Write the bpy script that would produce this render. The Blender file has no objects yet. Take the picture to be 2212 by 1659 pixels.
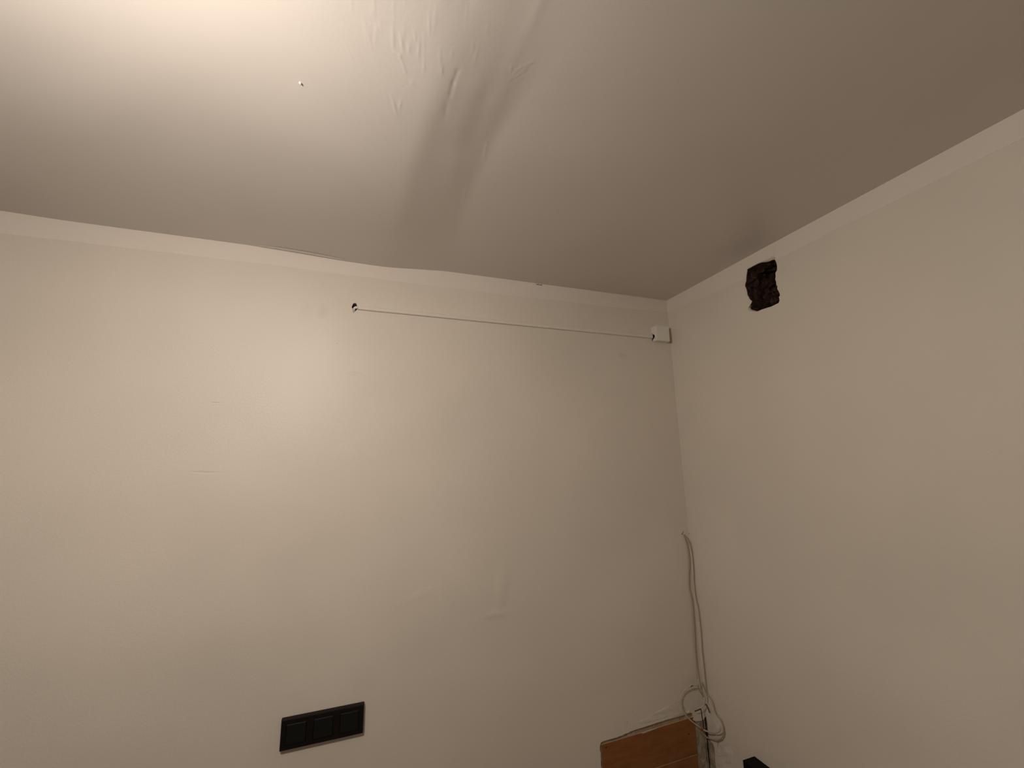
import bpy, bmesh, math, random
import numpy as np
from mathutils import Vector, Matrix, noise
from mathutils.geometry import tessellate_polygon

random.seed(7)
scene = bpy.context.scene
COL = scene.collection

# ------------------------------------------------------------------ camera
CAM_LOC = Vector((-1.30508, -1.47297, 1.87584))
R = Vector((0.94357331, -0.33054485, -0.02023625))
U = Vector((-0.04167919, -0.17915375, 0.98293783))
F = Vector((0.32853044, 0.92663048, 0.18282154))
cam = bpy.data.cameras.new('camera')
cam.sensor_fit = 'HORIZONTAL'
cam.sensor_width = 36.0
cam.lens = 881.05 / 2212 * 36.0
cam.clip_start = 0.01
cam_ob = bpy.data.objects.new('camera', cam)
m = Matrix((R, U, -F)).transposed().to_4x4()
m.translation = CAM_LOC
cam_ob.matrix_world = m
COL.objects.link(cam_ob)
scene.camera = cam_ob

# ------------------------------------------------------------------ world, exposure
world = bpy.data.worlds.new('night')
scene.world = world
world.use_nodes = True
world.node_tree.nodes['Background'].inputs['Color'].default_value = (0.01, 0.012, 0.02, 1)
world.node_tree.nodes['Background'].inputs['Strength'].default_value = 0.2
scene.view_settings.view_transform = 'Standard'
scene.view_settings.look = 'None'
scene.view_settings.gamma = 1.0
scene.view_settings.use_curve_mapping = False
scene.view_settings.exposure = 0.0
scene.cycles.use_denoising = True
scene.cycles.max_bounces = 8
scene.cycles.diffuse_bounces = 5
scene.cycles.adaptive_threshold = 0.03

LAMP = Vector((-1.70, -1.12, 2.345))
BULB_STRENGTH = 890.0
BULB_COLOR = (1.0, 0.89, 0.785)
H = 2.6                      # ceiling height
XL, YF = -3.40, -3.20        # left wall, front wall


# ------------------------------------------------------------------ materials
def new_mat(name, color, rough=0.5, spec=0.5, metallic=0.0):
    mt = bpy.data.materials.new(name)
    mt.use_nodes = True
    b = mt.node_tree.nodes['Principled BSDF']
    b.inputs['Base Color'].default_value = (*color, 1)
    b.inputs['Roughness'].default_value = rough
    b.inputs['Specular IOR Level'].default_value = spec
    b.inputs['Metallic'].default_value = metallic
    return mt


def coord(nt):
    g = nt.nodes.new('ShaderNodeNewGeometry')
    return g.outputs['Position']


def noise_tex(nt, vec, scale, detail=3, rough=0.5, stretch=None):
    if stretch:
        mp = nt.nodes.new('ShaderNodeMapping')
        mp.inputs['Scale'].default_value = stretch
        nt.links.new(vec, mp.inputs['Vector'])
        vec = mp.outputs['Vector']
    n = nt.nodes.new('ShaderNodeTexNoise')
    n.inputs['Scale'].default_value = scale
    n.inputs['Detail'].default_value = detail
    n.inputs['Roughness'].default_value = rough
    nt.links.new(vec, n.inputs['Vector'])
    return n.outputs['Fac']


def math_node(nt, op, a, b=None):
    n = nt.nodes.new('ShaderNodeMath')
    n.operation = op
    for i, v in enumerate((a, b)):
        if v is None:
            continue
        if isinstance(v, (int, float)):
            n.inputs[i].default_value = v
        else:
            nt.links.new(v, n.inputs[i])
    return n.outputs[0]


def mix_color(nt, fac, a, b):
    n = nt.nodes.new('ShaderNodeMix')
    n.data_type = 'RGBA'
    if isinstance(fac, (int, float)):
        n.inputs['Factor'].default_value = fac
    else:
        nt.links.new(fac, n.inputs['Factor'])
    for key, v in (('A', a), ('B', b)):
        s = [i for i in n.inputs if i.name == key and i.type == 'RGBA'][0]
        if isinstance(v, tuple):
            s.default_value = (*v, 1)
        else:
            nt.links.new(v, s)
    return [o for o in n.outputs if o.type == 'RGBA'][0]


def ramp(nt, fac, lo, hi):
    n = nt.nodes.new('ShaderNodeMapRange')
    n.interpolation_type = 'SMOOTHSTEP'
    n.inputs['From Min'].default_value = lo
    n.inputs['From Max'].default_value = hi
    nt.links.new(fac, n.inputs['Value'])
    return n.outputs['Result']


def spot(nt, pos, c, r, tilt=0.0, axis='Y'):
    """soft elliptical mask (1 in the centre) around a real point of the wall"""
    mp = nt.nodes.new('ShaderNodeMapping')
    mp.vector_type = 'TEXTURE'
    mp.inputs['Location'].default_value = c
    mp.inputs['Rotation'].default_value = (0, tilt, 0) if axis == 'Y' else (tilt, 0, 0)
    mp.inputs['Scale'].default_value = r
    nt.links.new(pos, mp.inputs['Vector'])
    ln = nt.nodes.new('ShaderNodeVectorMath')
    ln.operation = 'LENGTH'
    nt.links.new(mp.outputs['Vector'], ln.inputs[0])
    return ramp(nt, ln.outputs['Value'], 1.0, 0.15)


def bump(nt, height, strength=1.0, distance=0.001, normal=None):
    n = nt.nodes.new('ShaderNodeBump')
    n.inputs['Strength'].default_value = strength
    n.inputs['Distance'].default_value = distance
    nt.links.new(height, n.inputs['Height'])
    if normal is not None:
        nt.links.new(normal, n.inputs['Normal'])
    return n.outputs['Normal']


def painted(name, color, rough, spec, stipple=0.00030, waves=0.004, wall_marks=(), dents=(), tone=0.03):
    mt = new_mat(name, color, rough, spec)
    nt = mt.node_tree
    b = nt.nodes['Principled BSDF']
    pos = coord(nt)
    big = noise_tex(nt, pos, 1.6, 3)
    dark = tuple(c * (1 - tone) for c in color)
    light = tuple(min(1, c * (1 + tone)) for c in color)
    col = mix_color(nt, ramp(nt, big, 0.35, 0.65), dark, light)
    for c, r, tilt, amt, sc in wall_marks:
        mk = math_node(nt, 'MULTIPLY', spot(nt, pos, c, r, tilt), amt)
        col = mix_color(nt, mk, col, sc)
    nt.links.new(col, b.inputs['Base Color'])
    h = math_node(nt, 'MULTIPLY', noise_tex(nt, pos, 2.6, 1, 0.4), waves)
    for c, r, tilt, d in dents:
        h = math_node(nt, 'ADD', h, math_node(nt, 'MULTIPLY', spot(nt, pos, c, r, tilt), d))
    h = math_node(nt, 'ADD', h, math_node(nt, 'MULTIPLY', noise_tex(nt, pos, 170, 2, 0.6), stipple))
    nrm = bump(nt, h, 1.0, 1.0)
    nt.links.new(nrm, b.inputs['Normal'])
    return mt


GREY = (0.36, 0.33, 0.29)
WALL = (0.735, 0.676, 0.594)
mat_wall_back = painted('wall paint back', WALL, 0.48, 0.5, waves=0.012, wall_marks=[  # grey tints on smudges, scratches and dents
    ((-1.522, 0, 2.387), (0.030, 0.2, 0.050), 0.2, 0.05, GREY),
    ((-1.469, 0, 2.390), (0.026, 0.2, 0.036), 0.2, 0.13, GREY),
    ((-1.418, 0, 2.281), (0.006, 0.2, 0.0025), 0.6, 0.45, GREY),
    ((-1.348, 0, 2.182), (0.030, 0.2, 0.0035), 0.1, 0.22, GREY),
    ((-1.435, 0, 2.118), (0.010, 0.2, 0.0025), 0.1, 0.13, GREY),
    ((-1.751, 0, 2.067), (0.016, 0.2, 0.0018), 0.0, 0.35, GREY),
    ((-1.758, 0, 1.858), (0.040, 0.2, 0.0030), 0.05, 0.20, GREY),
    ((-0.266, 0, 2.315), (0.036, 0.2, 0.016), 0.0, 0.20, GREY),
    ((-0.857, 0, 1.343), (0.055, 0.2, 0.012), 0.0, 0.13, GREY),
    ((-0.360, 0, 0.919), (0.004, 0.2, 0.004), 0.0, 0.6, GREY),
    ((-0.335, 0, 0.950), (0.003, 0.2, 0.004), 0.0, 0.5, GREY),
    ((-0.142, 0, 0.9375), (0.004, 0.2, 0.003), 0.0, 0.7, (0.12, 0.10, 0.08)),
    ((-0.138, 0, 0.908), (0.0035, 0.2, 0.004), 0.0, 0.7, (0.12, 0.10, 0.08)),
    ((-0.206, 0, 0.906), (0.0035, 0.2, 0.004), 0.0, 0.6, (0.15, 0.12, 0.10)),
], dents=[
    ((-0.835, 0, 1.44), (0.035, 0.2, 0.10), 0.15, 0.0020),
    ((-1.131, 0, 1.44), (0.09, 0.2, 0.02), -0.3, 0.0008),
    ((-1.348, 0, 2.18), (0.05, 0.2, 0.012), 0.1, -0.0006),
    ((-1.31, 0, 2.10), (0.06, 0.2, 0.02), -0.4, -0.0006),
    ((-1.751, 0, 2.067), (0.02, 0.2, 0.003), 0.0, -0.0006),
    ((-1.758, 0, 1.858), (0.05, 0.2, 0.005), 0.05, -0.0006),
    ((-0.857, 0, 1.35), (0.07, 0.2, 0.02), 0.0, 0.0009),
])
mat_wall_right = painted('wall paint right', WALL, 0.52, 0.45, waves=0.012)
mat_wall_plain = painted('wall paint plain', WALL, 0.5, 0.4)
mat_wall_dark = painted('bounce-cutting dark wall', (0.26, 0.22, 0.175), 0.6, 0.3)  # unseen left wall only, darkened to cut its bounce light
mat_band = painted('ceiling paint border', (0.785, 0.725, 0.655), 0.55, 0.35, waves=0.004, tone=0.015)
mat_ceiling = painted('ceiling paint', (0.690, 0.648, 0.606), 0.43, 0.60, waves=0.006, stipple=0.00014, tone=0.02)
mat_chip_edge = new_mat('broken plaster edge', (0.62, 0.58, 0.48), 0.9, 0.2)
mat_black_plastic = new_mat('black plastic', (0.010, 0.0075, 0.0065), 0.55, 0.15)
mat_black_insert = new_mat('black insert plastic', (0.010, 0.010, 0.009), 0.6, 0.15)
mat_black_metal = new_mat('black lacquered metal', (0.006, 0.005, 0.005), 0.7, 0.1)
mat_white_plastic = new_mat('white plastic', (0.80, 0.77, 0.71), 0.38, 0.5)
mat_trunk = new_mat('white painted trunking', (0.75, 0.70, 0.62), 0.42, 0.45)
mat_dark = new_mat('dark cavity', (0.02, 0.015, 0.011), 0.95, 0.1)
mat_cable = new_mat('cream cable sheath', (0.52, 0.45, 0.36), 0.5, 0.4)
mat_cable_grey = new_mat('shade-toned cable sheath', (0.40, 0.33, 0.25), 0.55, 0.35)  # sheath darkened to carry the corner cables' thin shadow lines
mat_wire = new_mat('dark wire', (0.035, 0.018, 0.013), 0.5, 0.4)
mat_stub = new_mat('brown wire', (0.10, 0.06, 0.035), 0.6, 0.3)
mat_red = new_mat('red tape', (0.55, 0.09, 0.03), 0.5, 0.4)
mat_screw = new_mat('dark steel', (0.05, 0.045, 0.045), 0.45, 0.5, 0.6)


def rough_mat(name, c1, c2, scale, dist, rough=0.95, c3=None, stretch=None):
    mt = new_mat(name, c1, rough, 0.2)
    nt = mt.node_tree
    b = nt.nodes['Principled BSDF']
    pos = coord(nt)
    n = noise_tex(nt, pos, scale, 6, 0.65, stretch)
    col = mix_color(nt, ramp(nt, n, 0.35, 0.65), c1, c2)
    if c3:
        n3 = noise_tex(nt, pos, scale * 2.3, 4, 0.6)
        col = mix_color(nt, ramp(nt, n3, 0.60, 0.72), col, c3)
    nt.links.new(col, b.inputs['Base Color'])
    nt.links.new(bump(nt, n, 1.0, dist), b.inputs['Normal'])
    return mt


mat_sooty = rough_mat('sooty brick rubble', (0.030, 0.017, 0.012), (0.105, 0.060, 0.038), 60, 0.006, c3=(0.20, 0.165, 0.14))
mat_concrete = rough_mat('dirty render', (0.27, 0.225, 0.165), (0.46, 0.40, 0.31), 40, 0.002, c3=(0.56, 0.50, 0.41))
mat_bare = rough_mat('bare brown plaster', (0.34, 0.25, 0.165), (0.46, 0.365, 0.26), 45, 0.0012)
mat_filler = rough_mat('filler smear', (0.735, 0.676, 0.594), (0.69, 0.632, 0.55), 45, 0.0012, 0.75)
mat_floor = rough_mat('worn floor', (0.095, 0.068, 0.048), (0.13, 0.095, 0.066), 6, 0.001, 0.6)


def wood_material():
    mt = new_mat('brown veneer', (0.2, 0.085, 0.03), 0.6, 0.25)
    nt = mt.node_tree
    b = nt.nodes['Principled BSDF']
    pos = coord(nt)
    grain = noise_tex(nt, pos, 6, 5, 0.6, (1.5, 1, 9))
    cloud = noise_tex(nt, pos, 14, 3)
    fine = noise_tex(nt, pos, 300, 2, 0.5)
    col = mix_color(nt, ramp(nt, grain, 0.3, 0.7), (0.235, 0.088, 0.026), (0.300, 0.122, 0.040))
    col = mix_color(nt, math_node(nt, 'MULTIPLY', ramp(nt, cloud, 0.45, 0.7), 0.35), col, (0.35, 0.165, 0.064))
    nt.links.new(col, b.inputs['Base Color'])
    nt.links.new(bump(nt, fine, 1.0, 0.0002), b.inputs['Normal'])
    return mt


mat_wood = wood_material()
mat_wood_edge = new_mat('lit-tone board edge', (0.46, 0.33, 0.21), 0.8, 0.2)  # edge colour lightened to paint the lit line along the board top

mat_bulb = bpy.data.materials.new('lit bulb')
mat_bulb.use_nodes = True
nt = mat_bulb.node_tree
nt.nodes.clear()
em = nt.nodes.new('ShaderNodeEmission')
em.inputs['Color'].default_value = (*BULB_COLOR, 1)
em.inputs['Strength'].default_value = BULB_STRENGTH
out = nt.nodes.new('ShaderNodeOutputMaterial')
nt.links.new(em.outputs[0], out.inputs['Surface'])


# ------------------------------------------------------------------ object helpers
def tag(o, label=None, cat=None, group=None, kind=None):
    if label:
        o['label'] = label
    if cat:
        o['category'] = cat
    if group:
        o['group'] = group
    if kind:
        o['kind'] = kind
    return o


def link(name, mesh, mats, parent=None, smooth=False):
    o = bpy.data.objects.new(name, mesh)
    for mt in (mats if isinstance(mats, (list, tuple)) else [mats]):
        mesh.materials.append(mt)
    if smooth:
        mesh.shade_smooth()
    COL.objects.link(o)
    if parent is not None:
        o.parent = parent
        o.matrix_parent_inverse = Matrix.Translation(parent.location).inverted()
    return o


def pydata(name, v, f, mats, parent=None, smooth=False, fmat=None):
    me = bpy.data.meshes.new(name)
    me.from_pydata(v, [], f)
    if fmat is not None:
        me.polygons.foreach_set('material_index', fmat)
    me.update()
    return link(name, me, mats, parent, smooth)


def bm_obj(name, bm, mats, parent=None, smooth=False):
    me = bpy.data.meshes.new(name)
    bmesh.ops.recalc_face_normals(bm, faces=bm.faces)
    bm.to_mesh(me)
    bm.free()
    return link(name, me, mats, parent, smooth)


def add_box(bm, lo, hi, bevel=0.0):
    lo, hi = Vector(lo), Vector(hi)
    r = bmesh.ops.create_cube(bm, size=1.0)
    vs = r['verts']
    for v in vs:
        v.co = Vector([lo[i] + (v.co[i] + 0.5) * (hi[i] - lo[i]) for i in range(3)])
    if bevel:
        es = list({e for v in vs for e in v.link_edges})
        bmesh.ops.bevel(bm, geom=es, offset=bevel, segments=2, affect='EDGES', profile=0.5)
    return bm


def box(name, lo, hi, mats, parent=None, bevel=0.0):
    bm = bmesh.new()
    add_box(bm, lo, hi, bevel)
    return bm_obj(name, bm, mats, parent)


def empty(name, loc, label, cat, group=None):
    o = bpy.data.objects.new(name, None)
    o.location = loc
    o.empty_display_size = 0.05
    COL.objects.link(o)
    return tag(o, label, cat, group)


def spline(pts, n=8):
    P = [Vector(p) for p in pts]
    P = [P[0] * 2 - P[1]] + P + [P[-1] * 2 - P[-2]]
    res = []
    for i in range(1, len(P) - 2):
        for k in range(n):
            t = k / n
            a, b, c, d = P[i - 1], P[i], P[i + 1], P[i + 2]
            res.append(0.5 * ((2 * b) + (c - a) * t + (2 * a - 5 * b + 4 * c - d) * t * t + (3 * b - a - 3 * c + d) * t ** 3))
    res.append(P[-2])
    return res


def tube(name, pts, rad, mat, parent=None, n=6, sides=10):
    path = spline(pts, n)
    v, f = [], []
    up = None
    for i, p in enumerate(path):
        d = (path[min(i + 1, len(path) - 1)] - path[max(i - 1, 0)]).normalized()
        if up is None:
            up = d.orthogonal().normalized()
        up = (up - d * up.dot(d)).normalized()
        s = d.cross(up)
        for k in range(sides):
            a = 2 * math.pi * k / sides
            v.append(p + rad * (math.cos(a) * up + math.sin(a) * s))
    for i in range(len(path) - 1):
        for k in range(sides):
            k2 = (k + 1) % sides
            f.append((i * sides + k, i * sides + k2, (i + 1) * sides + k2, (i + 1) * sides + k))
    f.append(tuple(reversed(range(sides))))
    f.append(tuple(range((len(path) - 1) * sides, len(path) * sides)))
    o = pydata(name, v, f, mat, parent)
    o.data.shade_smooth()
    return o


def sheet(name, outline, holes, to3d, depth_dir, thick, mats, parent=None, rim_mat=None):
    """a slab with a front face of any outline, holes cut through it, and its reveals"""
    loops = [outline] + list(holes)
    loops3 = [[Vector(to3d(*p)) for p in lp] for lp in loops]
    tris = tessellate_polygon(loops3)
    v = [p for lp in loops3 for p in lp]
    nf = len(v)
    back = [p + depth_dir * thick for p in v]
    f = [tuple(t) for t in tris]
    fm = [0] * len(f)
    base = 0
    for li, lp in enumerate(loops3):
        n = len(lp)
        for i in range(n):
            j = (i + 1) % n
            f.append((base + i, base + j, nf + base + j, nf + base + i))
            fm.append(1 if rim_mat else 0)
        base += n
    o = pydata(name, v + back, f, [mats, rim_mat] if rim_mat else mats, parent, False, fm)
    bm = bmesh.new()
    bm.from_mesh(o.data)
    bmesh.ops.recalc_face_normals(bm, faces=bm.faces)
    bm.to_mesh(o.data)
    bm.free()
    return o


def nz(x, y, z=0.0):
    return noise.noise(Vector((x, y, z)))


# ------------------------------------------------------------------ setting: ceiling
CREST = [(0.05, -1.264), (-0.33, -1.245), (-0.58, -1.234), (-0.71, -1.2164), (-0.81, -1.206), (-0.95, -1.200), (-1.4, -1.19), (-3.0, -1.18)]
RIGHT = [(0.05, -1.050), (-0.43, -1.070), (-0.66, -1.066), (-0.78, -1.050), (-0.90, -1.040), (-1.0, -1.035), (-1.4, -1.02), (-3.0, -1.0)]


def lerp_line(line, y):
    ys = np.array([a for a, b in line])[::-1]
    xs = np.array([b for a, b in line])[::-1]
    return np.interp(y, ys, xs)


def sstep(t):
    t = np.clip(t, 0, 1)
    return t * t * (3 - 2 * t)


RIDGES = [  # trowel marks and cracks left in the ceiling filler: (points, height, half width)
    ([(-1.3381, -0.8854), (-1.324, -0.8337)], .0010, .0022), ([(-1.3287, -0.9067), (-1.325, -0.8959)], .0010, .002),
    ([(-1.3193, -0.8854), (-1.3152, -0.8699)], .0010, .0022), ([(-1.2944, -0.8937), (-1.291, -0.8461)], .0014, .0025),
    ([(-1.2827, -0.8873), (-1.2741, -0.8517)], .0018, .0025), ([(-1.2674, -0.8736), (-1.265, -0.8547)], .0016, .0022),
    ([(-1.2879, -0.85), (-1.2796, -0.8455), (-1.2673, -0.8192)], .0016, .0024), ([(-1.2609, -0.8984), (-1.2543, -0.8738)], .0012, .0022),
    ([(-1.2508, -0.8778), (-1.2481, -0.8486)], .0012, .0022), ([(-1.24, -0.9243), (-1.2343, -0.8928)], .0012, .0022),
    ([(-1.2065, -0.8548), (-1.2031, -0.8308)], .0018, .002), ([(-1.257, -0.8081), (-1.2528, -0.7946)], .0014, .0018),
    ([(-1.2536, -0.8093), (-1.2486, -0.7959)], .0014, .0018), ([(-1.2898, -0.7633), (-1.2746, -0.7136)], .0022, .0028),
    ([(-1.2705, -0.7625), (-1.2726, -0.73)], .0018, .0024), ([(-1.3013, -0.7613), (-1.2949, -0.749)], .0012, .0022),
    ([(-1.237, -0.8432), (-1.2339, -0.835)], .0014, .002), ([(-1.1764, -0.8477), (-1.18, -0.8219), (-1.1806, -0.7939)], -.0016, .004),
    ([(-1.1842, -0.7799), (-1.1799, -0.7386)], -.0018, .005), ([(-1.0766, -0.8488), (-1.0636, -0.8604), (-1.0533, -0.878)], .0008, .003),
    ([(-1.0741, -0.8581), (-1.0641, -0.8768), (-1.0459, -0.8931)], .0008, .003), ([(-1.0821, -0.8777), (-1.0788, -0.8649)], .0014, .0022),
    ([(-1.0681, -0.8442), (-1.0442, -0.8692)], .0008, .003), ([(-1.3706, -0.84), (-1.3531, -0.7939)], .0007, .0016),
    ([(-1.0765, -0.6883), (-1.0628, -0.6234)], .0014, .003), ([(-1.0754, -0.4364), (-1.0835, -0.5179)], .0012, .003),
    ([(-1.133, -0.84), (-1.150, -0.72), (-1.135, -0.60), (-1.12, -0.45)], .0004, .022),
    ([(-1.10, -1.02), (-1.11, -0.80), (-1.105, -0.68)], -.0004, .020),
    ([(-1.225, -1.05), (-1.226, -0.92)], .0005, .010), ([(-1.185, -1.05), (-1.183, -0.93)], -.0005, .008),
    ([(-1.07, -1.05), (-1.075, -0.92)], .0005, .010),
]


_rng = random.Random(31)
for _ in range(34):
    _x, _y = _rng.uniform(-1.37, -1.13), _rng.uniform(-1.00, -0.86)
    _l, _d = _rng.uniform(0.018, 0.055), _rng.uniform(0.0, 0.16)
    RIDGES.append(([(_x, _y), (_x + _l * _d, _y + _l)], _rng.uniform(0.0004, 0.0010), _rng.uniform(0.0016, 0.0026)))


def ceiling_height(X, Y):
    xc = lerp_line(CREST, Y)
    xr = lerp_line(RIGHT, Y)
    near = sstep((Y + 1.12) / 0.38)
    amp = 0.0085 + 0.0065 * near + 0.011 * sstep((Y + 0.1) / -0.5) * near
    left = sstep((X - (xc - 0.50)) / 0.48)
    t = (X - xc) / (xr - xc)
    soft = 0.10 + 0.22 * (1 - near)
    fall = 1 - sum(np.clip(t + o * soft, 0, 1) for o in np.linspace(-1, 1, 9)) / 9
    s = amp * np.minimum(left, fall)
    # a shallow hollow running across the left part, a broad swell on the right
    s += 0.0035 * np.exp(-(((X + 1.90) * 0.8 + (Y + 0.50)) / 0.10) ** 2) * np.exp(-((X + 1.9) / 0.35) ** 2)
    s += 0.004 * np.sin(X * 2.3 + Y * 1.4 + 0.6) * np.cos(Y * 2.1 - 0.4) * sstep(-Y / 0.3)
    s -= 0.0045 * np.exp(-((X + 2.35) / 0.12) ** 2) * np.exp(-(Y / 0.25) ** 2)
    z = H - s
    for pts, h, w in RIDGES:
        for (x0, y0), (x1, y1) in zip(pts[:-1], pts[1:]):
            dx, dy = x1 - x0, y1 - y0
            L2 = dx * dx + dy * dy
            t = np.clip(((X - x0) * dx + (Y - y0) * dy) / L2, 0, 1)
            d2 = (X - x0 - t * dx) ** 2 + (Y - y0 - t * dy) ** 2
            taper = 1.0 if len(pts) > 2 else np.sin(np.pi * np.clip(t, 0.08, 0.92))
            z = z - h * (0.38 if w < 0.006 else 1.0) * np.exp(-d2 / (w * w)) * taper
    return z


def axis_points(a, b, coarse, fa, fb, fine):
    return np.concatenate([np.arange(a, fa, coarse), np.arange(fa, fb, fine), np.arange(fb, b, coarse), [b]])


gx = axis_points(XL - 0.03, 0.03, 0.02, -1.40, -0.98, 0.0022)
gy = axis_points(YF - 0.03, 0.03, 0.02, -1.02, -0.60, 0.003)
GX, GY = np.meshgrid(gx, gy, indexing='ij')
GZ = ceiling_height(GX, GY)
nx, ny = len(gx), len(gy)
cv = np.stack([GX, GY, GZ], -1).reshape(-1, 3)
ii, jj = np.meshgrid(np.arange(nx - 1), np.arange(ny - 1), indexing='ij')
a = (ii * ny + jj).ravel()
cf = np.stack([a, a + 1, a + ny + 1, a + ny], -1)
ceiling = pydata('ceiling', cv.tolist(), cf.tolist(), mat_ceiling, smooth=True)
tag(ceiling, 'uneven white painted ceiling with a sagging ridge and trowel marks', kind='structure')

# ------------------------------------------------------------------ setting: walls and floor
patch_top = [(-0.4790, 0.8675), (-0.4735, 0.8784), (-0.4568, 0.8803), (-0.4214, 0.8799), (-0.383, 0.8813), (-0.348, 0.8866),
             (-0.3173, 0.8877), (-0.2906, 0.888), (-0.2499, 0.8895), (-0.204, 0.8902), (-0.1664, 0.8927), (-0.1471, 0.8956),
             (-0.1278, 0.8978), (-0.0969, 0.8942), (-0.087, 0.8957), (-0.0703, 0.8924), (-0.0612, 0.8872), (-0.0601, 0.8765),
             (-0.0615, 0.8640), (-0.0512, 0.8587), (-0.0343, 0.8562), (-0.023, 0.8549), (-0.0112, 0.8566), (-0.0027, 0.865)]
rough_top = []
for (p, q) in zip(patch_top[:-1], patch_top[1:]):
    for k in range(3):
        t = k / 3
        x = p[0] + (q[0] - p[0]) * t
        z = p[1] + (q[1] - p[1]) * t
        rough_top.append((x, z + 0.0016 * nz(x * 160, z * 160) * (0 if k == 0 else 1)))
rough_top.append(patch_top[-1])
left_jag = [(-0.4790 + 0.0022 * nz(z * 90, 3.1) - 0.0006 * (z < 0.80), z) for z in np.arange(0.61, 0.866, 0.008)]
back_outline = [(XL, 0.0), (0.0, 0.0), (0.0, 0.61)] + [(-0.479, 0.605)] + left_jag + rough_top + [(0.0, 0.866), (0.0, H + 0.02), (XL, H + 0.02)]
trunk_hole = [(-1.3744, 2.4291), (-1.3718, 2.4327), (-1.3686, 2.4336), (-1.364, 2.4339), (-1.3616, 2.4305), (-1.3607, 2.4275),
              (-1.3600, 2.4232), (-1.358, 2.418), (-1.3588, 2.4128), (-1.3618, 2.4074), (-1.3662, 2.4014), (-1.3688, 2.3969),
              (-1.3716, 2.3982), (-1.3734, 2.4022), (-1.3746, 2.4139), (-1.378, 2.4172), (-1.376, 2.4226)]
wall_back = sheet('wall_back', back_outline, [trunk_hole], lambda x, z: (x, 0, z), Vector((0, 1, 0)), 0.03, mat_wall_back, rim_mat=mat_chip_edge)
tag(wall_back, 'beige painted back wall with satin sheen', kind='structure')

hole = [(-0.4341, 2.5549), (-0.4448, 2.5548), (-0.4638, 2.5556), (-0.4803, 2.5555), (-0.496, 2.5526), (-0.5153, 2.5498), (-0.5317, 2.5502),
        (-0.5427, 2.5475), (-0.5422, 2.5383), (-0.5459, 2.5253), (-0.5464, 2.5102), (-0.5437, 2.4984), (-0.5372, 2.4922), (-0.536, 2.4779),
        (-0.5332, 2.4717), (-0.5349, 2.458), (-0.5343, 2.4473), (-0.5375, 2.444), (-0.5351, 2.4341), (-0.5384, 2.4254), (-0.5414, 2.415),
        (-0.5412, 2.4078), (-0.537, 2.4041), (-0.5378, 2.3911), (-0.5322, 2.3842), (-0.521, 2.383), (-0.5057, 2.3814), (-0.4905, 2.3825),
        (-0.4712, 2.384), (-0.455, 2.3833), (-0.447, 2.3843), (-0.4315, 2.3918), (-0.4181, 2.4006), (-0.4174, 2.4106), (-0.4245, 2.4157),
        (-0.4319, 2.4227), (-0.4349, 2.4293), (-0.4277, 2.4379), (-0.4233, 2.4514), (-0.4201, 2.4586), (-0.4202, 2.4744), (-0.4178, 2.4873),
        (-0.4148, 2.4966), (-0.4169, 2.5037), (-0.4226, 2.5131), (-0.4258, 2.5277), (-0.43, 2.5418)]
chip_hole = [(-0.0479, 0.8046), (-0.0546, 0.8024), (-0.0573, 0.7924), (-0.0549, 0.7718), (-0.0486, 0.7701), (-0.0441, 0.7772), (-0.0443, 0.789)]
right_patch = [(0.0, 0.605), (-0.032, 0.605), (-0.030, 0.66), (-0.0285, 0.7066), (-0.0265, 0.722), (-0.0271, 0.7365), (-0.0292, 0.757), (-0.0285, 0.7761),
               (-0.0253, 0.7842), (-0.0170, 0.7860), (-0.0087, 0.7888), (-0.0048, 0.8026), (-0.0030, 0.8208), (-0.0034, 0.8474), (0.0, 0.866)]
right_outline = [(YF, 0.0), (YF, H + 0.02), (0.0, H + 0.02)] + right_patch[::-1] + [(0.0, 0.0)]
wall_right = sheet('wall_right', right_outline, [hole, chip_hole], lambda y, z: (0, y, z), Vector((1, 0, 0)), 0.009, mat_wall_right, rim_mat=mat_chip_edge)
tag(wall_right, 'beige painted right wall with a ragged hole near the ceiling', kind='structure')

wall_left = box('wall_left', (XL - 0.1, YF - 0.1, 0), (XL, 0.03, H + 0.02), mat_wall_dark)
tag(wall_left, kind='structure')
wall_front = box('wall_front', (XL, YF - 0.1, 0), (0.0, YF, H + 0.02), mat_wall_plain)
tag(wall_front, kind='structure')
floor = box('floor', (XL - 0.1, YF - 0.1, -0.05), (0.03, 0.03, 0.0), mat_floor)
tag(floor, kind='structure')


# painted borders: the ceiling paint brought down over the top of both walls
def band(name, a0, a1, lower, to3d, n, extra=()):
    v, f = [], []
    ts = sorted(set([a0 + (a1 - a0) * i / n for i in range(n + 1)]) | set(extra))
    n = len(ts) - 1
    for t in ts:
        v += [to3d(t, lower(t), 0.0), to3d(t, lower(t), 0.0006), to3d(t, H + 0.015, 0.0006)]
    for i in range(n):
        b = i * 3
        f += [(b, b + 3, b + 4, b + 1), (b + 1, b + 4, b + 5, b + 2)]
    o = pydata(name, v, f, mat_band)
    bm = bmesh.new()
    bm.from_mesh(o.data)
    bmesh.ops.recalc_face_normals(bm, faces=bm.faces)
    bm.to_mesh(o.data)
    bm.free()
    return o


def low_back(x):
    return float(np.interp(x, [-4.3, -2.3, -1.7, -1.08, -0.8, -0.35, 0], [2.537, 2.537, 2.5385, 2.533, 2.5335, 2.5345, 2.541])) + 0.0022 * nz(x * 9, 1.5) + 0.0010 * nz(x * 40, 4.0)


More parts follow.
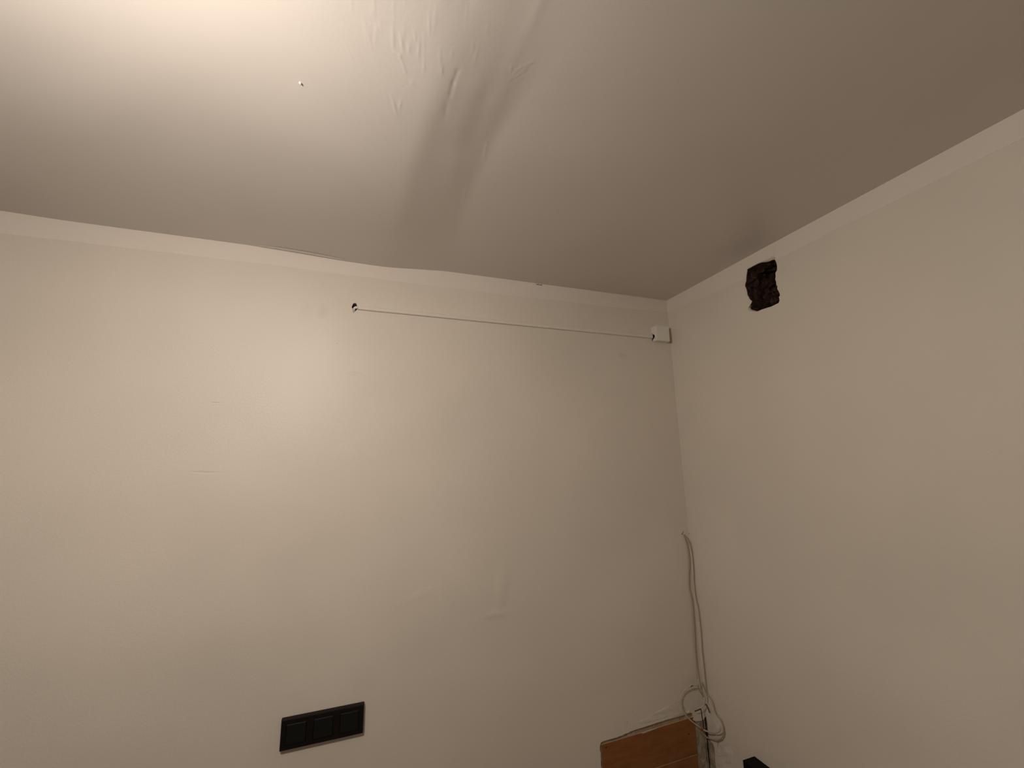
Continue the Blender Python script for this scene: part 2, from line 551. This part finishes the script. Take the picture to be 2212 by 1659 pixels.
def low_right(y):
    z = float(np.interp(y, [-4.0, -1.12, -0.92, -0.75, -0.59, -0.549, -0.5435, -0.4345, -0.4235, -0.30, -0.2, 0],
                        [2.534, 2.534, 2.535, 2.537, 2.5355, 2.533, 2.5565, 2.5565, 2.523, 2.526, 2.531, 2.541]))
    return z + (0.0020 * nz(y * 9, 7.5) + 0.0010 * nz(y * 40, 9.0)) * (0.0 if -0.56 < y < -0.41 else 1)


trim_1 = band('trim_1', XL, -0.0006, low_back, lambda t, z, d: (t, -d, z), 300)
tag(trim_1, 'paler painted border along the top of the back wall', kind='structure')
trim_2 = band('trim_2', YF, -0.0006, low_right, lambda t, z, d: (-d, t, z), 300, (-0.549, -0.5435, -0.4345, -0.4235))
tag(trim_2, 'paler painted border along the top of the right wall', kind='structure')

# --- the ragged hole: lining of broken brick inside the right wall
lin_v, lin_f = [], []
n = len(hole)
cy = sum(p[0] for p in hole) / n
cz = sum(p[1] for p in hole) / n
rings = 9
for r in range(rings):
    x = 0.0012 + (0.0 if r == 0 else 0.004 + 0.018 * r)
    for (y, z) in hole:
        k = 0.985 - 0.03 * r / rings + (0.14 * nz(y * 45, z * 45, r * 0.9) if r > 0 else 0.0)
        dx = 0.010 * nz(y * 70, z * 70, r + 5.0) if r > 0 else 0
        lin_v.append((x + dx, cy + (y - cy) * k, cz + (z - cz) * k))
for r in range(rings - 1):
    for i in range(n):
        j = (i + 1) % n
        lin_f.append((r * n + i, r * n + j, (r + 1) * n + j, (r + 1) * n + i))
b0 = len(lin_v)
for s in (0.66, 0.33):
    for (y, z) in hole:
        lin_v.append((0.150 + 0.03 * nz(y * 40, z * 40, s * 20), cy + (y - cy) * s * 0.95, cz + (z - cz) * s * 0.95))
lin_v.append((0.155, cy, cz))
for (p, q) in ((b0 - n, b0), (b0, b0 + n)):
    for i in range(n):
        j = (i + 1) % n
        lin_f.append((p + i, p + j, q + j, q + i))
for i in range(n):
    lin_f.append((b0 + n + i, b0 + n + (i + 1) % n, len(lin_v) - 1))
lining = pydata('hole_lining', lin_v, lin_f, mat_sooty, wall_right)
tag(lining, 'dark sooty broken brick inside the ragged hole')

# lumps of mortar and broken brick inside the hole
for k in range(12):
    bm = bmesh.new()
    bmesh.ops.create_icosphere(bm, subdivisions=2, radius=0.005 + 0.006 * random.random())
    o3 = random.random() * 20
    for v in bm.verts:
        v.co = v.co * (1 + 0.9 * nz(v.co.x * 130 + o3, v.co.y * 130, v.co.z * 130))
        v.co.x *= 1.2
    yy = cy + (random.random() - 0.62) * 0.085
    zz = cz - 0.065 + random.random() * 0.10
    bmesh.ops.translate(bm, verts=bm.verts, vec=(0.07 + 0.05 * random.random(), yy, zz))
    bm_obj('rubble', bm, mat_sooty, wall_right)

# torn plaster lips at the hole's upper right corner and lower left corner
def lip(pts, off, mat=mat_chip_edge):
    v, f = [], []
    for i, (y, z, w) in enumerate(pts):
        v += [(-0.0012, y, z), (0.004, y + off[0] * w, z + off[1] * w), (0.012, y, z)]
    for i in range(len(pts) - 1):
        for k in range(3):
            k2 = (k + 1) % 3
            f.append((i * 3 + k, i * 3 + k2, i * 3 + 3 + k2, i * 3 + 3 + k))
    f += [(0, 1, 2), tuple(len(v) - 3 + q for q in (2, 1, 0))]
    o = pydata('plaster_lip', v, f, mat, wall_right)
    return o


lip([(-0.490, 2.5545, 0.2), (-0.505, 2.5525, 0.9), (-0.518, 2.551, 1.2), (-0.530, 2.5515, 1.5), (-0.538, 2.550, 1.7), (-0.5435, 2.548, 0.8), (-0.5430, 2.538, 0.3)], (0.0, -0.0048))
lip([(-0.4181, 2.411, 0.2), (-0.4168, 2.405, 0.9), (-0.4175, 2.399, 1.2), (-0.4245, 2.394, 1.0), (-0.4330, 2.390, 0.8), (-0.447, 2.3836, 0.3)], (-0.0045, 0.0035))

# --- dark block painting the trunking hole's shade; render behind the chipped spot
box_cav = bmesh.new()
add_box(box_cav, (-1.385, 0.012, 2.39), (-1.352, 0.03, 2.44))
bm_obj('hole_shade', box_cav, mat_dark, wall_back)
bm = bmesh.new()
add_box(bm, (0.006, -0.062, 0.765), (0.02, -0.040, 0.81))
bm_obj('chipped_spot', bm, mat_concrete, wall_right)


# --- bare plaster above the planks, and dirty render in the corner
def relief(name, u0, u1, v0, v1, step, fn, to3d, mat, parent):
    us = np.arange(u0, u1 + step * 0.5, step)
    vs = np.arange(v0, v1 + step * 0.5, step)
    V = [to3d(u, w, fn(u, w)) for u in us for w in vs]
    m_ = len(vs)
    Fc = [(i * m_ + j, i * m_ + j + 1, (i + 1) * m_ + j + 1, (i + 1) * m_ + j) for i in range(len(us) - 1) for j in range(m_ - 1)]
    o = pydata(name, V, Fc, mat, parent, True)
    return o


bare = relief('bare_plaster', -0.486, -0.056, 0.60, 0.902, 0.004,
              lambda x, z: 0.0075 + 0.0015 * nz(x * 60, z * 60) + 0.001 * nz(x * 150, z * 150),
              lambda x, z, d: (x, d, z), mat_bare, wall_back)
tag(bare, 'bare brown plaster left above the wooden planks')
ren = relief('bare_render', -0.0565, 0.006, 0.60, 0.868, 0.0020,
             lambda x, z: 0.0055 + 0.002 * nz(x * 70, z * 50, 3) + 0.0012 * nz(x * 190, z * 160, 1) + 0.002 * math.exp(-((x + 0.004) / 0.003) ** 2),
             lambda x, z, d: (x, d, z), mat_concrete, wall_back)
tag(ren, 'dirty grey render exposed beside the planks')
ren2 = relief('bare_render', -0.036, 0.006, 0.60, 0.868, 0.0025,
              lambda y, z: 0.0050 + 0.002 * nz(y * 70, z * 50, 13) + 0.0012 * nz(y * 190, z * 160, 11),
              lambda y, z, d: (d, y, z), mat_concrete, wall_right)
tag(ren2, 'dirty grey render exposed in the corner')
# dark gap along the corner joint
gap = []
zs = list(np.arange(0.61, 0.868, 0.01))
gv, gf = [], []
for i, z in enumerate(zs):
    w = 0.0003 + 0.0004 * nz(z * 60, 2.0) + (0.0013 if 0.735 < z < 0.760 else 0) + (0.0004 if z > 0.80 else 0)
    x = -0.0015 + 0.0015 * nz(z * 30, 8.0)
    gv += [(x - w, 0.0022, z), (x + w, 0.0022, z), (x + w, 0.006, z), (x - w, 0.006, z)]
for i in range(len(zs) - 1):
    for k in range(4):
        gf.append((i * 4 + k, i * 4 + (k + 1) % 4, i * 4 + 4 + (k + 1) % 4, i * 4 + 4 + k))
gf += [(3, 2, 1, 0), tuple(len(gv) - 4 + k for k in range(4))]
pydata('corner_crack', gv, gf, mat_dark, wall_back)


# rough filler: smeared patches standing a little proud of the paint
def bell(x, a, b, s):
    return max(0.0, min(1.0, (x - a) / s)) * max(0.0, min(1.0, (b - x) / s))


def smear_right(y, z):
    right = -0.070 - (0.97 - z) * 0.42 if z > 0.80 else -0.1415 + (0.80 - z) * 0.10
    k = bell(y, right, 0.0, 0.03) if z > 0.80 else bell(y, right, -0.02, 0.03)
    k *= bell(z, 0.60, 1.00, 0.05)
    if ((y + 0.051) / 0.011) ** 2 + ((z - 0.788) / 0.022) ** 2 < 1:
        return -0.004
    a_, b_ = y * 0.75 - z * 0.66, y * 0.66 + z * 0.75
    return -0.0013 + k * (0.0022 + 0.0040 * nz(a_ * 16, b_ * 58, 2) + 0.0012 * nz(a_ * 60, b_ * 130, 5))


sm = relief('filler_patch', -0.175, -0.035, 0.68, 1.00, 0.003, smear_right, lambda y, z, d: (-d, y, z), mat_filler, wall_right)
tag(sm, 'rough filler smeared on the right wall beside the cables')


def smear_back(x, z):
    zt = 0.905 + (x + 0.30) * 0.20
    k = bell(x, -0.36, -0.055, 0.06) * bell(z, 0.893 + 0.004 * nz(x * 20, 0), zt + 0.012, 0.007)
    return -0.0012 + k * (0.0016 + 0.0014 * nz(x * 14, z * 60, 2) + 0.0006 * nz(x * 130, z * 150, 7))


sm2 = relief('filler_patch', -0.37, -0.045, 0.890, 0.985, 0.003, smear_back, lambda x, z, d: (x, -d, z), mat_filler, wall_back)
tag(sm2, 'rough filler smeared above the bare plaster strip')


# flecks: broken edge where the cables come out of the corner, tiny gaps at the ceiling joint
def fleck(name, pts, w, d, parent, mat, axis):
    bm = bmesh.new()
    P = [Vector(p) for p in pts]
    for p, q in zip(P[:-1], P[1:]):
        t = (q - p).normalized()
        nrm = Vector((0, -1, 0)) if axis == 'back' else Vector((-1, 0, 0))
        s = t.cross(nrm).normalized()
        vs = []
        for e, ww in ((p, w * 0.5), (q, w)):
            for sg in (-1, 1):
                for h in (-0.001, d):
                    vs.append(bm.verts.new(e + s * sg * ww + nrm * h))
        for fc in ((0, 1, 3, 2), (4, 6, 7, 5), (0, 4, 5, 1), (2, 3, 7, 6), (1, 5, 7, 3), (0, 2, 6, 4)):
            bm.faces.new([vs[k] for k in fc])
    return bm_obj(name, bm, mat, parent)


fleck('crack', [(-0.0385, 0, 1.551), (-0.032, 0, 1.555), (-0.0265, 0, 1.5625)], 0.0013, 0.0004, wall_back, mat_dark, 'back')
fleck('crack', [(0, -0.0025, 1.5548), (0, -0.0052, 1.5510)], 0.0013, 0.0004, wall_right, mat_dark, 'right')
fleck('crack', [(-0.668, -0.0006, 2.5955), (-0.655, -0.0006, 2.5952), (-0.640, -0.0006, 2.5952)], 0.0016, 0.0006, wall_back, mat_dark, 'back')

# loose flap of ceiling paint along the back wall joint
fv, ff = [], []
for i, x in enumerate(np.arange(-1.68, -1.40, 0.01)):
    zc = float(ceiling_height(np.array([x]), np.array([-0.01]))[0])
    k = math.sin(math.pi * min(1, max(0, (x + 1.68) / 0.28)))
    fv += [(x, -0.002, zc - 0.0006), (x, -0.012 - 0.012 * k, zc - 0.0012 - 0.0025 * k), (x, -0.012 - 0.012 * k, zc - 0.0002 - 0.0022 * k), (x, -0.002, zc + 0.001)]
m_ = len(fv) // 4
for i in range(m_ - 1):
    for k in range(4):
        ff.append((i * 4 + k, i * 4 + (k + 1) % 4, i * 4 + 4 + (k + 1) % 4, i * 4 + 4 + k))
pydata('paint_flap', fv, ff, mat_ceiling, ceiling, True)

# small plaster drip on the ceiling
bm = bmesh.new()
bmesh.ops.create_uvsphere(bm, u_segments=12, v_segments=8, radius=0.0019)
zc = float(ceiling_height(np.array([-1.453]), np.array([-0.728]))[0])
for v in bm.verts:
    v.co = Vector((v.co.x * 1.3, v.co.y * 0.9, v.co.z * 1.6))
bmesh.ops.translate(bm, verts=bm.verts, vec=(-1.4534, -0.728, zc - 0.0016))
bm_obj('plaster_drip', bm, new_mat('drip', (0.8, 0.76, 0.7), 0.4, 0.5), ceiling, True)

# ------------------------------------------------------------------ lamp (hangs just above the frame's top left)
lamp = empty('pendant_lamp', (LAMP.x, LAMP.y, H), 'bare lit bulb hanging on a short cord from the ceiling', 'lamp')
zc = float(ceiling_height(np.array([LAMP.x]), np.array([LAMP.y]))[0])


def lathe(name, prof, cx, cyy, mat, parent, seg=24):
    v, f = [], []
    for r, z in prof:
        for k in range(seg):
            a_ = 2 * math.pi * k / seg
            v.append((cx + r * math.cos(a_), cyy + r * math.sin(a_), z))
    for i in range(len(prof) - 1):
        for k in range(seg):
            k2 = (k + 1) % seg
            f.append((i * seg + k, i * seg + k2, (i + 1) * seg + k2, (i + 1) * seg + k))
    f.append(tuple(range(seg)))
    f.append(tuple(reversed(range((len(prof) - 1) * seg, len(prof) * seg))))
    o = pydata(name, v, f, mat, parent, True)
    bm = bmesh.new()
    bm.from_mesh(o.data)
    bmesh.ops.recalc_face_normals(bm, faces=bm.faces)
    bm.to_mesh(o.data)
    bm.free()
    return o


lz = LAMP.z
lathe('bulb', [(0.002, lz - 0.032), (0.014, lz - 0.029), (0.024, lz - 0.020), (0.030, lz - 0.006), (0.030, lz + 0.006), (0.0295, lz + 0.012)],
      LAMP.x, LAMP.y, mat_bulb, lamp)
lathe('lamp_holder', [(0.0295, lz + 0.0122), (0.030, lz + 0.014), (0.027, lz + 0.024), (0.018, lz + 0.046), (0.020, lz + 0.048), (0.020, lz + 0.085), (0.012, lz + 0.098), (0.004, lz + 0.104)], LAMP.x, LAMP.y, mat_white_plastic, lamp)
lathe('cord', [(0.003, lz + 0.104), (0.003, zc - 0.028)], LAMP.x, LAMP.y, mat_white_plastic, lamp, 10)
lathe('ceiling_rose', [(0.012, zc - 0.030), (0.036, zc - 0.022), (0.042, zc - 0.004), (0.042, zc + 0.002)], LAMP.x, LAMP.y, mat_white_plastic, lamp)

# ------------------------------------------------------------------ cable trunking on the back wall
trunk = empty('cable_trunking', (-0.73, 0, 2.41), 'thin white cable trunking running level along the upper back wall', 'trunking')
bm = bmesh.new()
x0, x1 = -1.3560, -0.1045
zt0, zb0, zt1, zb1 = 2.4215, 2.4085, 2.4200, 2.4045
prof = lambda zt, zb: [(0.0, zt), (-0.0085, zt), (-0.0105, zt - 0.0018), (-0.0105, zb + 0.0018), (-0.0085, zb), (0.0, zb)]
r0 = [bm.verts.new((x0, y, z)) for y, z in prof(zt0, zb0)]
xm = (x0 + x1) / 2
r1 = [bm.verts.new((xm, y, z)) for y, z in prof((zt0 + zt1) / 2 - 0.0005, (zb0 + zb1) / 2 - 0.0005)]
r2 = [bm.verts.new((x1, y, z)) for y, z in prof(zt1, zb1)]
for p, q in ((r0, r1), (r1, r2)):
    for k in range(6):
        bm.faces.new([p[k], p[(k + 1) % 6], q[(k + 1) % 6], q[k]])
bm.faces.new(r0)
bm.faces.new(r2[::-1])
bm_obj('channel', bm, mat_trunk, trunk)
o = tube('cable_end', [(-1.3690, 0.014, 2.4015), (-1.3695, 0.004, 2.4075), (-1.3680, -0.003, 2.4125), (-1.3635, -0.0058, 2.4155), (-1.357, -0.0060, 2.4150)], 0.0042, mat_white_plastic, trunk)
tag(o, 'white cable curling out of the wall hole into the trunking')

# ------------------------------------------------------------------ junction box
jb = empty('junction_box', (-0.062, 0, 2.42), 'small white square junction box at the end of the trunking in the corner', 'junction box')
bx0, bx1, bz0, bz1, bd = -0.1014, -0.0288, 2.3890, 2.4605, 0.0310
bm = bmesh.new()
# front lid with soft corners, right / top / bottom sides
ch = 0.0025
outer = [(bx0 + ch, bz0), (bx1 - ch, bz0), (bx1, bz0 + ch), (bx1, bz1 - ch), (bx1 - ch, bz1), (bx0 + ch, bz1), (bx0, bz1 - ch), (bx0, bz0 + ch)]
ins = 0.0014
inner = [(x + (ins if x < -0.06 else -ins), z + (ins if z < 2.42 else -ins)) for x, z in outer]
fr = [bm.verts.new((x, -bd, z)) for x, z in inner]
md = [bm.verts.new((x, -bd + ins, z)) for x, z in outer]
bk = [bm.verts.new((x, 0.0, z)) for x, z in outer]
bm.faces.new(fr)
for k in range(8):
    k2 = (k + 1) % 8
    bm.faces.new([fr[k], fr[k2], md[k2], md[k]])
    if k == 6:
        continue
    bm.faces.new([md[k], md[k2], bk[k2], bk[k]])
# left side with a U-shaped notch where the trunking enters (notch open towards the wall)
zc_, rr_, dd_ = 2.4122, 0.0100, 0.0190
left = [md[7].co.copy(), md[6].co.copy(), bk[6].co.copy(), Vector((bx0, 0, zc_ + rr_))]
for k in range(0, 9):
    a_ = math.pi * k / 8
    left.append(Vector((bx0, -(dd_ - rr_) - rr_ * math.sin(a_), zc_ + rr_ * math.cos(a_))))
left += [Vector((bx0, 0, zc_ - rr_)), bk[7].co.copy()]
vs = [bm.verts.new(p) for p in left]
fc = bm.faces.new(vs)
bmesh.ops.triangulate(bm, faces=[fc])
bmesh.ops.remove_doubles(bm, verts=bm.verts, dist=1e-5)
bm_obj('lid', bm, mat_white_plastic, jb)
bm = bmesh.new()
add_box(bm, (bx0 + 0.004, -0.021, 2.396), (bx0 + 0.012, -0.0005, 2.428))  # solid dark block stands in for the shade inside the notch
bm_obj('opening_shade', bm, mat_dark, jb)
bm = bmesh.new()
bmesh.ops.create_cone(bm, cap_ends=True, segments=14, radius1=0.0042, radius2=0.0036, depth=0.006)
bmesh.ops.rotate(bm, verts=bm.verts, matrix=Matrix.Rotation(math.pi / 2, 3, 'X'))
bmesh.ops.translate(bm, verts=bm.verts, vec=(bx0 - 0.0032, -0.003, 2.4268))
o = bm_obj('screw_lug', bm, mat_white_plastic, jb)
bm = bmesh.new()
bmesh.ops.create_cone(bm, cap_ends=True, segments=10, radius1=0.0017, radius2=0.0017, depth=0.001)
bmesh.ops.rotate(bm, verts=bm.verts, matrix=Matrix.Rotation(math.pi / 2, 3, 'X'))
bmesh.ops.translate(bm, verts=bm.verts, vec=(bx0 - 0.0034, -0.0062, 2.4268))
o2 = bm_obj('screw', bm, mat_screw, jb)
o2.parent = o
o2.matrix_parent_inverse = jb.matrix_parent_inverse

# ------------------------------------------------------------------ triple switch plate
sx0, sz0, sw, sh = -1.5025, 1.0840, 0.2210, 0.0782
sp = empty('switch_plate', (sx0 + sw / 2, 0, sz0), 'black glossy triple switch plate low on the back wall', 'switch plate')
gap_w, ins_w, ins_h = 0.0710, 0.0530, 0.0530
wins = []
for k in range(3):
    cx = sx0 + sw / 2 + (k - 1) * gap_w
    wins.append((cx - ins_w / 2, sz0 + (sh - ins_h) / 2, cx + ins_w / 2, sz0 + (sh + ins_h) / 2))
bm = bmesh.new()
outl = [(sx0, sz0), (sx0 + sw, sz0), (sx0 + sw, sz0 + sh), (sx0, sz0 + sh)]
loops = [outl] + [[(a, b), (a, d), (c, d), (c, b)] for a, b, c, d in wins]
bev = 0.0022
front = [[(x + (bev if i in (0, 3) else -bev), z + (bev if i in (0, 1) else -bev)) for i, (x, z) in enumerate(outl)]] + loops[1:]
tr = tessellate_polygon([[Vector((x, 0, z)) for x, z in lp] for lp in front])
fv = [bm.verts.new((x, -0.0150, z)) for lp in front for x, z in lp]
for t in tr:
    bm.faces.new([fv[k] for k in t])
md = [bm.verts.new((x, -0.0120, z)) for x, z in outl]
bk = [bm.verts.new((x, 0.0, z)) for x, z in outl]
for k in range(4):
    k2 = (k + 1) % 4
    bm.faces.new([fv[k], fv[k2], md[k2], md[k]])
    bm.faces.new([md[k], md[k2], bk[k2], bk[k]])
base = 4
for lp in loops[1:]:
    bb = [bm.verts.new((x, -0.002, z)) for x, z in lp]
    for k in range(4):
        k2 = (k + 1) % 4
        bm.faces.new([fv[base + k], fv[base + k2], bb[k2], bb[k]])
    bm.faces.new(bb)
    base += 4
bm_obj('frame', bm, mat_black_plastic, sp)
for a, b, c, d in wins:
    bm = bmesh.new()
    g = 0.0009
    pts0 = [(a + g, b + g), (c - g, b + g), (c - g, d - g), (a + g, d - g)]
    e = 0.0020
    v0 = [bm.verts.new((x, -0.002, z)) for x, z in pts0]
    v1 = [bm.verts.new((x, -0.0144, z)) for x, z in pts0]
    v2 = [bm.verts.new((x + (e * 0.5 if i in (0, 3) else -e * 0.5), -0.0162, z + (e * 0.6 if i in (0, 1) else -e))) for i, (x, z) in enumerate(pts0)]
    for p, q in ((v0, v1), (v1, v2)):
        for k in range(4):
            bm.faces.new([p[k], p[(k + 1) % 4], q[(k + 1) % 4], q[k]])
    bm.faces.new(v2)
    bm_obj('rocker', bm, mat_black_insert, sp)

# ------------------------------------------------------------------ brown planks screwed over the bare patch
pp = empty('plank_panel', (-0.27, 0.004, 0.61), 'brown veneered planks screwed over the bare patch low in the corner', 'wooden panel')


def plank(zl0, zr0, zl1, zr1, xl0, xr0, xl1, xr1, y0=0.0025, y1=0.0072):
    """left/right heights of the lower (0) and upper (1) edge"""
    bm = bmesh.new()
    N = 24
    cols = []
    for i in range(N + 1):
        t = i / N
        w1 = 0.0005 * nz(t * 14, zl1 * 30)
        w0 = 0.0004 * nz(t * 11, zl0 * 30 + 4)
        xa, xb = xl0 + (xr0 - xl0) * t, xl1 + (xr1 - xl1) * t
        za, zb = zl0 + (zr0 - zl0) * t + w0, zl1 + (zr1 - zl1) * t + w1
        cols.append([bm.verts.new(c) for c in ((xa, y0, za), (xb, y0, zb - 0.0006), (xb, y0 + 0.0006, zb), (xb, y1, zb), (xa, y1, za))])
    for p, q in zip(cols[:-1], cols[1:]):
        for k in range(5):
            fc = bm.faces.new([p[k], p[(k + 1) % 5], q[(k + 1) % 5], q[k]])
            fc.material_index = 0 if k == 0 else 1
    bm.faces.new(cols[0]).material_index = 1
    bm.faces.new(cols[-1][::-1]).material_index = 1
    return bm_obj('plank', bm, [mat_wood, mat_wood_edge], pp)


p1 = plank(0.7462, 0.7480, 0.8687, 0.8742, -0.4705, -0.0555, -0.4715, -0.0530)
p2 = plank(0.6220, 0.6240, 0.7436, 0.7463, -0.4695, -0.0570, -0.4705, -0.0550)
for (x, z) in ((-0.4524, 0.8610), (-0.0873, 0.8261)):
    bm = bmesh.new()
    bmesh.ops.create_cone(bm, cap_ends=True, segments=14, radius1=0.0030, radius2=0.0026, depth=0.0012)
    bmesh.ops.rotate(bm, verts=bm.verts, matrix=Matrix.Rotation(math.pi / 2, 3, 'X'))
    bmesh.ops.translate(bm, verts=bm.verts, vec=(x, 0.0021, z - 0.004))
    s_ = bm_obj('screw', bm, mat_screw, p1)
    s_.matrix_parent_inverse = Matrix.Identity(4)
# splinters: a chipped pale bit on the upper edge and crumbs of filler in the left joint
bm = bmesh.new()
vs = [bm.verts.new(c) for c in ((-0.3005, 0.0020, 0.8686), (-0.2930, 0.0019, 0.8672), (-0.2300, 0.0020, 0.8712), (-0.2300, 0.0020, 0.8722), (-0.2985, 0.0020, 0.8698),
                                (-0.3005, 0.0030, 0.8686), (-0.2930, 0.0030, 0.8672), (-0.2300, 0.0030, 0.8712), (-0.2300, 0.0030, 0.8722), (-0.2985, 0.0030, 0.8698))]
bm.faces.new(vs[:5])
bm.faces.new(vs[5:][::-1])
for k in range(5):
    bm.faces.new([vs[k], vs[(k + 1) % 5], vs[5 + (k + 1) % 5], vs[5 + k]])
o = bm_obj('splinter', bm, mat_chip_edge, p1)
o.matrix_parent_inverse = Matrix.Identity(4)
for k, (z, h) in enumerate(((0.838, 0.012), (0.826, 0.007), (0.795, 0.010))):
    bm = bmesh.new()
    bmesh.ops.create_icosphere(bm, subdivisions=2, radius=1.0)
    for v in bm.verts:
        v.co = v.co * (1 + 0.3 * nz(v.co.x * 2 + k, v.co.y * 2, v.co.z * 2))
        v.co = Vector((-0.4765 + v.co.x * 0.0016, 0.003 + v.co.y * 0.003, z + v.co.z * h))
    bm_obj('filler_crumb', bm, mat_chip_edge, wall_back, True)

# loose white plaster lump at the panel's upper right corner
bm = bmesh.new()
bmesh.ops.create_icosphere(bm, subdivisions=3, radius=1.0)
for v in bm.verts:
    v.co = v.co * (1 + 0.35 * nz(v.co.x * 1.7, v.co.y * 1.7, v.co.z * 1.7))
    v.co = Vector((-0.083 + v.co.x * 0.010, -0.001 + v.co.y * 0.003, 0.8975 + v.co.z * 0.0042))
bm_obj('filler_crumb', bm, mat_chip_edge, wall_back, True)

# ------------------------------------------------------------------ cables in the corner
CR = 0.0023
CA = [(-0.0300, 0.004, 1.5560), (-0.0255, -0.003, 1.5430), (-0.0205, -0.004, 1.5290), (-0.0155, -0.005, 1.5041), (-0.0136, -0.006, 1.4439), (-0.0214, -0.0045, 1.3888), (-0.0251, -0.0045, 1.341),
      (-0.0194, -0.005, 1.3061), (-0.0186, -0.006, 1.2653), (-0.0214, -0.006, 1.1821), (-0.0237, -0.006, 1.1502), (-0.0273, -0.007, 1.1009), (-0.0300, -0.009, 1.067),
      (-0.0355, -0.014, 1.035), (-0.0438, -0.021, 1.0098), (-0.0422, -0.022, 0.989), (-0.0373, -0.022, 0.9718), (-0.0276, -0.022, 0.9578), (-0.0220, -0.020, 0.948)]
c1 = empty('cable', (-0.02, 0, 1.55), 'left one of two thin cables hanging down the corner', 'cable')
tube('sheath', CA, CR * 0.85, mat_cable_grey, c1)
CB = [(-0.0230, 0.002, 1.5520), (-0.0150, -0.006, 1.5380), (-0.0095, -0.0110, 1.5220), (-0.0070, -0.0139, 1.5022), (-0.0060, -0.0174, 1.4634), (-0.0060, -0.0157, 1.4038), (-0.0070, -0.0130, 1.3473),
      (-0.0060, -0.0150, 1.3007), (-0.0050, -0.0218, 1.2623), (-0.0050, -0.0234, 1.1865), (-0.0050, -0.0232, 1.1544), (-0.0060, -0.0214, 1.1042), (-0.0070, -0.0237, 1.0712),
      (-0.008, -0.0253, 0.9965), (-0.010, -0.0302, 0.9615), (-0.010, -0.0471, 0.9502), (-0.012, -0.057, 0.939), (-0.012, -0.0631, 0.9222), (-0.010, -0.0690, 0.9079),
      (-0.010, -0.0852, 0.9001), (-0.012, -0.0968, 0.8869), (-0.013, -0.0997, 0.8704), (-0.013, -0.0927, 0.8505), (-0.012, -0.0778, 0.8309), (-0.012, -0.0566, 0.8163),
      (-0.013, -0.0287, 0.8068), (-0.020, -0.0160, 0.8070), (-0.0368, -0.0095, 0.8231), (-0.0480, -0.0070, 0.8345)]
c2 = empty('cable', (-0.01, -0.01, 1.55), 'right one of two thin cables down the corner, ending in a hanging loop', 'cable')
tube('sheath', CB, CR * 0.95, mat_cable_grey, c2)
C3 = [(-0.0495, -0.026, 0.9952), (-0.0634, -0.026, 0.9985), (-0.0775, -0.024, 0.9988), (-0.1015, -0.018, 0.9874), (-0.1175, -0.014, 0.9704), (-0.1253, -0.014, 0.952), (-0.1252, -0.016, 0.9303),
      (-0.1167, -0.020, 0.9089), (-0.0999, -0.024, 0.8879), (-0.0798, -0.026, 0.8701), (-0.0593, -0.027, 0.855), (-0.0437, -0.030, 0.8445), (-0.0330, -0.036, 0.8400), (-0.028, -0.0480, 0.8425),
      (-0.026, -0.0689, 0.8515), (-0.026, -0.087, 0.8632), (-0.026, -0.0961, 0.8737), (-0.026, -0.0975, 0.8802)]
c3 = empty('coiled_cable', (-0.09, -0.02, 0.84), 'coiled loop of white cable with red tape hanging in front of the corner', 'cable')
tube('loop', C3, CR * 1.05, mat_cable, c3)
C2 = [(-0.0495, -0.026, 0.9952), (-0.0470, -0.027, 1.0085), (-0.0417, -0.027, 1.0153), (-0.0297, -0.027, 0.9927), (-0.027, -0.0319, 0.9763), (-0.026, -0.0355, 0.9638), (-0.026, -0.0343, 0.9472), (-0.027, -0.0300, 0.9302), (-0.0368, -0.027, 0.9213), (-0.0451, -0.0255, 0.9157)]
tube('tail', C2, CR, mat_cable, c3)
tube('tape', [(-0.0560, -0.0272, 0.8530), (-0.0515, -0.0280, 0.8500), (-0.0470, -0.0287, 0.8466)], CR * 1.75, mat_red, c3, 3, 12)
o = tube('wire', [(-0.0668, -0.018, 0.9059), (-0.0600, -0.0195, 0.9075), (-0.0537, -0.021, 0.9086), (-0.0455, -0.0235, 0.9115), (-0.0420, -0.0235, 0.9110), (-0.0402, -0.023, 0.9040), (-0.0384, -0.022, 0.8943), (-0.0377, -0.022, 0.8782), (-0.037, -0.023, 0.8622), (-0.0371, -0.025, 0.8463), (-0.0376, -0.026, 0.8375)], 0.0017, mat_wire, c3)
tag(o, 'bent black wire tip')
tube('tie', [(-0.0777, -0.0212, 0.9930), (-0.0800, -0.0250, 0.9965), (-0.0765, -0.0275, 1.0000), (-0.0720, -0.0270, 0.9985)], 0.0015, mat_stub, c3)
o = tube('wire', [(-0.0160, -0.012, 0.9170), (-0.0121, -0.019, 0.9195), (-0.012, -0.0258, 0.9150), (-0.012, -0.0310, 0.9070), (-0.012, -0.0355, 0.8985)], 0.0020, mat_stub, c2)
tag(o, 'short brown stripped wire end')

# ------------------------------------------------------------------ black rack whose corner pokes in at the bottom
rk = empty('metal_rack', (-0.03, -0.45, 0), 'black metal rack, only its top corner visible, standing against the right wall', 'rack')
W = 0.0546
bm = bmesh.new()
add_box(bm, (-W, -0.246, 0.0), (-0.001, -0.2165, 0.8500), 0.0012)
bm_obj('post', bm, mat_black_metal, rk)
bm = bmesh.new()
add_box(bm, (-W, -0.690, 0.0), (-0.001, -0.660, 0.8500), 0.0012)
bm_obj('post', bm, mat_black_metal, rk)
bm = bmesh.new()
add_box(bm, (-W, -0.690, 0.8500), (-0.001, -0.2162, 0.8552), 0.0012)
bm_obj('top_rail', bm, mat_black_metal, rk)
bm = bmesh.new()
add_box(bm, (-W, -0.660, 0.30), (-0.001, -0.246, 0.306), 0.0012)
bm_obj('lower_rail', bm, mat_black_metal, rk)
